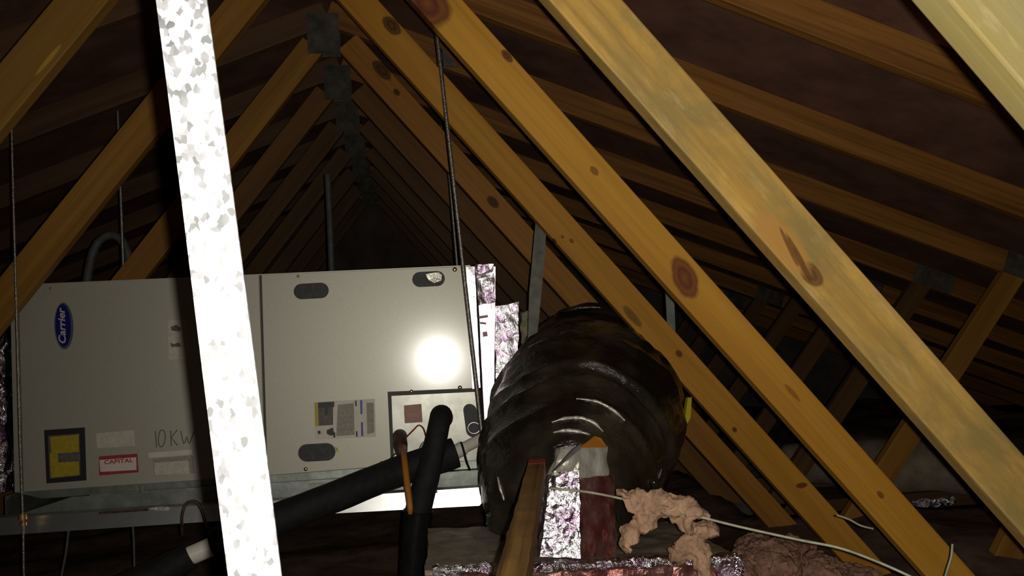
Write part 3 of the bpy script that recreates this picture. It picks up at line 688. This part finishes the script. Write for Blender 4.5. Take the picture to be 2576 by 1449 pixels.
dl = thing('drain_line', 'long black insulated drain pipe running down to the left under the cabinet', 'pipe', P(700, 1290, 2.43))
mb = MB(); tube(mb, [P(1146, 1138, 2.44), P(1112, 1150, 2.435), P(1000, 1187, 2.41), P(850, 1247, 2.34), P(690, 1308, 2.31), P(534, 1368, 2.30)], [.043, .044, .042, .041, .041, .036], 18, 8,
    lambda s, a, p: 1 + 0.035 * noise.noise(p * 18)); mb.build('foam_sleeve', M['black_foam'], dl, P(850, 1247, 2.42))
mb = MB(); tube(mb, [P(532, 1375, 2.30), P(474, 1400, 2.29)], .0245, 16, curve=False); mb.build('bare_coupling', M['pvc'], dl, P(500, 1388, 2.295))
mb = MB(); tube(mb, [P(480, 1398, 2.29), P(420, 1432, 2.28), P(300, 1490, 2.26)], [.034, .04, .042], 16, 6); mb.build('lower_sleeve', M['black_foam'], dl, P(420, 1432, 2.28))
mb = MB(); tube(mb, [P(1138, 1142, 2.44), P(1180, 1120, 2.475), P(1221, 1099, 2.50)], .0165, 14, 4); mb.build('white_pipe', M['pvc'], dl, P(1180, 1120, 2.46))
mb = MB(); tube(mb, [P(1142, 1140, 2.44), P(1166, 1127, 2.453)], .0205, 14, curve=False); mb.build('coupling', M['pvc'], dl, P(1155, 1133, 2.44))
mb = MB(); tube(mb, [P(1160, 1112, 2.425), P(1166, 1132, 2.42), P(1174, 1162, 2.44), P(1182, 1182, 2.47)], .0035, 6, 4); mb.build('tie_wire', M['black_foam'], dl, P(1166, 1132, 2.42))

cc = thing('power_cable', 'orange power cable dropping from a rusty connector on the access panel', 'cable', P(1012, 1120, 2.45))
mb = MB(); tube(mb, [P(1015, 1125, 2.46), P(1017, 1152, 2.355), P(1024, 1215, 2.30), P(1031, 1270, 2.27), P(1032, 1292, 2.27)], [.0085, .0085, .009, .0085, .006], 10, 6); mb.build('cord', M['orange'], cc, P(1024, 1215, 2.335))
mb = MB(); tube(mb, [PC(1006, 1098, 0.0), PC(1007, 1100, 0.03), PC(1009, 1112, 0.06), PC(1012, 1128, 0.075), PC(1014, 1140, 0.07)], [.022, .020, .021, .018, .012], 14, 4); mb.build('connector', M['connector'], cc, PC(1008, 1110))
mb = MB(); tube(mb, [P(1020, 1102, 2.47), P(1040, 1082, 2.46), P(1053, 1070, 2.46), P(1064, 1076, 2.46), P(1070, 1092, 2.47), P(1075, 1116, 2.49)], .0022, 6, 6); mb.build('red_wire', M['redwire'], cc, P(1053, 1070, 2.46))
mb = MB(); tube(mb, [P(1005, 1130, 2.47), P(980, 1156, 2.47), P(957, 1182, 2.49)], .0022, 6, 6); mb.build('green_wire', M['greenwire'], cc, P(980, 1156, 2.47))
mb = MB(); c0 = PC(1078, 1132, 0.012); a = PC(1098, 1131, 0.012) - c0; b2 = PC(1080, 1154, 0.012) - c0
tube(mb, [c0 + a * math.cos(t) + b2 * math.sin(t) for t in [i * math.pi / 12 for i in range(25)]], 0.0042, 8, curve=False); mb.build('drain_stub', M['galv'], ah, c0)

# ------------------------------------------------------------------ near galvanized strap
ST = 0.645
edge = [(385, -60, 513, -60), (392, 0, 520, 0), (454, 484, 585, 484), (513, 968, 648, 968), (573, 1449, 708, 1449), (582, 1520, 717, 1520)]
fr = [P(a, b2, ST) for a, b2, _, _ in edge] + [P(c2, d, ST) for _, _, c2, d in reversed(edge)]
mb = MB(); n = len(edge)
for i in range(n - 1):
    q = [fr[i], fr[i + 1], fr[2 * n - 2 - i], fr[2 * n - 1 - i]]
    prism(mb, q, [p + Vector((0, 0.003, 0)) for p in q])
o = mb.build('hanger_strap', M['spangle'], None, P(550, 724, ST), merge=True); tag(o, 'spangled galvanized strap hanging close to the lens, glaring white from the flash', 'strap')

# straps, pipe, loop and tag further back
def ribbon(name, label, cat, px, Y, mat, th=0.004):
    f = [P(x, y, Y) for x, y in px]; mb = MB(); prism(mb, f, [p + Vector((0, th, 0)) for p in f]); o = mb.build(name, mat, None, centre(f)); return tag(o, label, cat)
ribbon('duct_strap', 'dark metal strap hanging beside the black duct and the pale flap', 'strap', [(1347, 560), (1376, 560), (1366, 700), (1356, 800), (1346, 900), (1331, 905), (1328, 880), (1331, 740)], 2.56, M['dark_steel'])
ribbon('duct_strap', 'short pale metal strap seen between the third and fourth trusses right of the duct', 'strap', [(1672, 700), (1694, 700), (1700, 852), (1680, 850)], 2.9, M['galv'])
mb = MB(); tube(mb, [P(824, 440, 3.6), P(836, 720, 3.6), P(845, 1200, 3.6)], r_at(8, 3.6), 10, 2); o = mb.build('vent_pipe', M['grey_hose'], None, P(830, 600, 3.6)); tag(o, 'thin grey upright pipe behind the cabinet in the far dark', 'pipe')
mb = MB(); tube(mb, [P(215, 760, 3.3), P(222, 690, 3.3), P(238, 625, 3.3), P(265, 595, 3.3), P(295, 596, 3.3), P(318, 625, 3.3), P(330, 690, 3.3)], r_at(10, 3.3), 12, 8, lambda s, a, p: 1 + .06 * math.sin(s * 500))
o = mb.build('conduit_loop', M['grey_hose'], None, P(260, 640, 3.3)); tag(o, 'grey flexible conduit arching up behind the left end of the cabinet', 'conduit')
ribbon('glint_tag', 'tiny pale tag standing for a glint deep in the attic above the cabinet', 'tag', [(1048, 586), (1056, 586), (1056, 600), (1049, 600)], 6.2, M['paper'])  # small pale piece put there as a distant glint

# low dangling wires at the left
def wire(name, label, pts, rad, mat, group=None):
    mb = MB(); tube(mb, pts, rad, 6, 6); o = mb.build(name, mat, None, pts[0]); return tag(o, label, 'wire', group)
wire('wire_loop', 'dark wire loop over the rail just left of the bright strap', [P(459, 1345, 2.42), P(458, 1300, 2.40), P(468, 1268, 2.40), P(492, 1262, 2.40), P(506, 1280, 2.40), P(514, 1305, 2.40), P(522, 1330, 2.40)], .0045, M['connector'])
wire('dangling_wire', 'thin grey wire dangling slanted below the rail at lower left', [P(173, 1330, 2.5), P(166, 1390, 2.5), P(150, 1470, 2.5)], .0035, M['grey_hose'])
wire('dangling_wire', 'thin grey wire dangling straight below the rail right of the slanted one', [P(334, 1322, 2.5), P(337, 1370, 2.5), P(338, 1440, 2.5)], .003, M['grey_hose'])

# ------------------------------------------------------------------ stake, slack wire, pink fibreglass
sk = thing('wooden_stake', 'rough wooden stake leaning up in front of the duct, tip painted red', 'stake', P(1288, 1449, 1.05))
top, bot = P(1352, 1176, 1.75), P(1283, 1500, 0.92)
ax = (top - bot); LN = ax.length; zx = ax.normalized(); xx = Vector((1, 0.75, 0)); xx = (xx - zx * xx.dot(zx)).normalized(); yy = zx.cross(xx)
Rm = Matrix((zx, -yy, xx)).transposed()
def rough_stick(x0, x1, hw, mat, name):
    mb = MB(); hexa_axis(mb, (x0, -hw, -hw), (x1, hw, hw), 30 if x1 - x0 > .2 else 3, 3, 3, 0.0022, 18, 3)
    o = mb.build(name, mat, sk, merge=True); o.location = bot - world_loc(sk); o.rotation_euler = Rm.to_euler(); return o
rough_stick(0, LN - 0.045, 0.0165, M['stake'], 'shaft'); rough_stick(LN - 0.045, LN, 0.0168, M['redpaint'], 'painted_tip')
SW = [P(1385, 1228, 1.72), P(1480, 1238, 1.68), P(1580, 1258, 1.64), P(1740, 1295, 1.58), P(1860, 1325, 1.55), P(2010, 1358, 1.5), P(2110, 1378, 1.46), P(2200, 1410, 1.42), P(2300, 1455, 1.38), P(2380, 1500, 1.35)]
wire('slack_wire', 'pale green wire sagging across the lower right, draped with pink fibreglass', SW, .0026, M['palewire'])
wire('wire_end', 'curved loose wire end between the two lowest rafters at right', [P(2105, 1296, 1.7), P(2135, 1306, 1.7), P(2165, 1322, 1.7), P(2196, 1330, 1.7)], .0022, M['palewire'])
wire('wire_end', 'straight loose wire end sticking up at the foot of the broad knotted rafter', [P(2396, 1368, 1.6), P(2393, 1400, 1.6), P(2384, 1430, 1.6), P(2372, 1470, 1.6)], .0024, M['palewire'])
def clump(name, label, blobs, seed, mat, cat='insulation', rough_=1.0):
    """one torn tuft: overlapping lobes remeshed into a single ragged body"""
    bm = bmesh.new()
    for (p, r) in blobs:
        g = bmesh.ops.create_icosphere(bm, subdivisions=3, radius=1.0)
        for v in g['verts']: v.co = p + Vector((v.co.x * r[0], v.co.y * r[1], v.co.z * r[2]))
    me = D.meshes.new(name); bm.to_mesh(me); bm.free()
    o = D.objects.new(name, me); COL.objects.link(o)
    md = o.modifiers.new('r', 'REMESH'); md.mode = 'VOXEL'; md.voxel_size = 0.0032
    dg = bpy.context.evaluated_depsgraph_get(); dg.update(); m2 = D.meshes.new_from_object(o.evaluated_get(dg)); D.objects.remove(o)
    for v in m2.vertices:
        q = v.co * 38 + Vector((seed, 0, 0))
        v.co += (noise.noise_vector(q * .7) * 0.010 + noise.noise_vector(q * 2.2) * 0.0062 + noise.noise_vector(q * 5) * 0.0030) * rough_
    for p_ in m2.polygons: p_.use_smooth = True
    m2.materials.clear(); m2.materials.append(mat); c0 = blobs[0][0].copy()
    for v in m2.vertices: v.co -= c0
    o = D.objects.new(name, m2); COL.objects.link(o); o.location = c0; return tag(o, label, cat)
def bl(px, py, Y, a, b2, dep=0.02): return (P(px, py, Y), (r_at(a, Y), dep, r_at(b2, Y)))
clump('fibreglass_tuft', 'pink fibreglass tuft draped over the slack wire beside the foil collar',
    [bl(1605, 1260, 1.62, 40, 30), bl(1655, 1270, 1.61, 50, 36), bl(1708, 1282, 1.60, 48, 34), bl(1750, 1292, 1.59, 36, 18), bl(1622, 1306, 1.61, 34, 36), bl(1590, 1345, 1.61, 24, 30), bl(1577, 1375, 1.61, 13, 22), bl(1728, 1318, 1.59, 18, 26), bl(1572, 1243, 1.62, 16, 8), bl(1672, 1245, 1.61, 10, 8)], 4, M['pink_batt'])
clump('fibreglass_tuft', 'paler fibreglass tuft hanging over the right end of the foil box',
    [bl(1760, 1335, 1.66, 34, 22), bl(1735, 1375, 1.66, 40, 34), bl(1765, 1400, 1.65, 26, 40), bl(1770, 1440, 1.65, 14, 24), bl(1710, 1400, 1.67, 26, 20), bl(1790, 1330, 1.66, 18, 14)], 9, M['pink_batt'])
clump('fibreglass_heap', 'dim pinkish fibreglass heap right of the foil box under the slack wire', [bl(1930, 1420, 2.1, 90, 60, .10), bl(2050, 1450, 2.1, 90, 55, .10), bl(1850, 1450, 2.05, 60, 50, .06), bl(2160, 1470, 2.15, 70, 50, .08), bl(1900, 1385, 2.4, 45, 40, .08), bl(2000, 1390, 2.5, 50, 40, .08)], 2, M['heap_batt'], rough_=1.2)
# wrapped duct lying far right
wd = thing('wrapped_duct', 'grey-brown wrapped duct lying on the floor at right with a foil edge', 'duct', P(2330, 1260, 3.75))
mb = MB(); tube(mb, [P(1980, 1166, 4.3), P(2120, 1166, 4.1), P(2260, 1172, 3.9), P(2400, 1174, 3.75), P(2540, 1186, 3.6)], [.095, .115, .13, .135, .135], 28, 10, lambda s, a, p: 1 + .12 * noise.noise(p * 5) + .03 * noise.noise(p * 17)); mb.build('wrap', M['mound'], wd, P(2330, 1200, 3.8))
mb = MB(); hexa(mb, [[[P(2290, 1282, 3.6), P(2292, 1256, 3.6)], [P(2290, 1282, 3.63), P(2292, 1256, 3.63)]], [[P(2400, 1268, 3.55), P(2402, 1254, 3.55)], [P(2400, 1268, 3.58), P(2402, 1254, 3.58)]]], 24, 2, 6, .016, 40, 5); mb.build('foil_edge', M['foil_crinkle'], wd, P(2330, 1268, 3.6), merge=True)
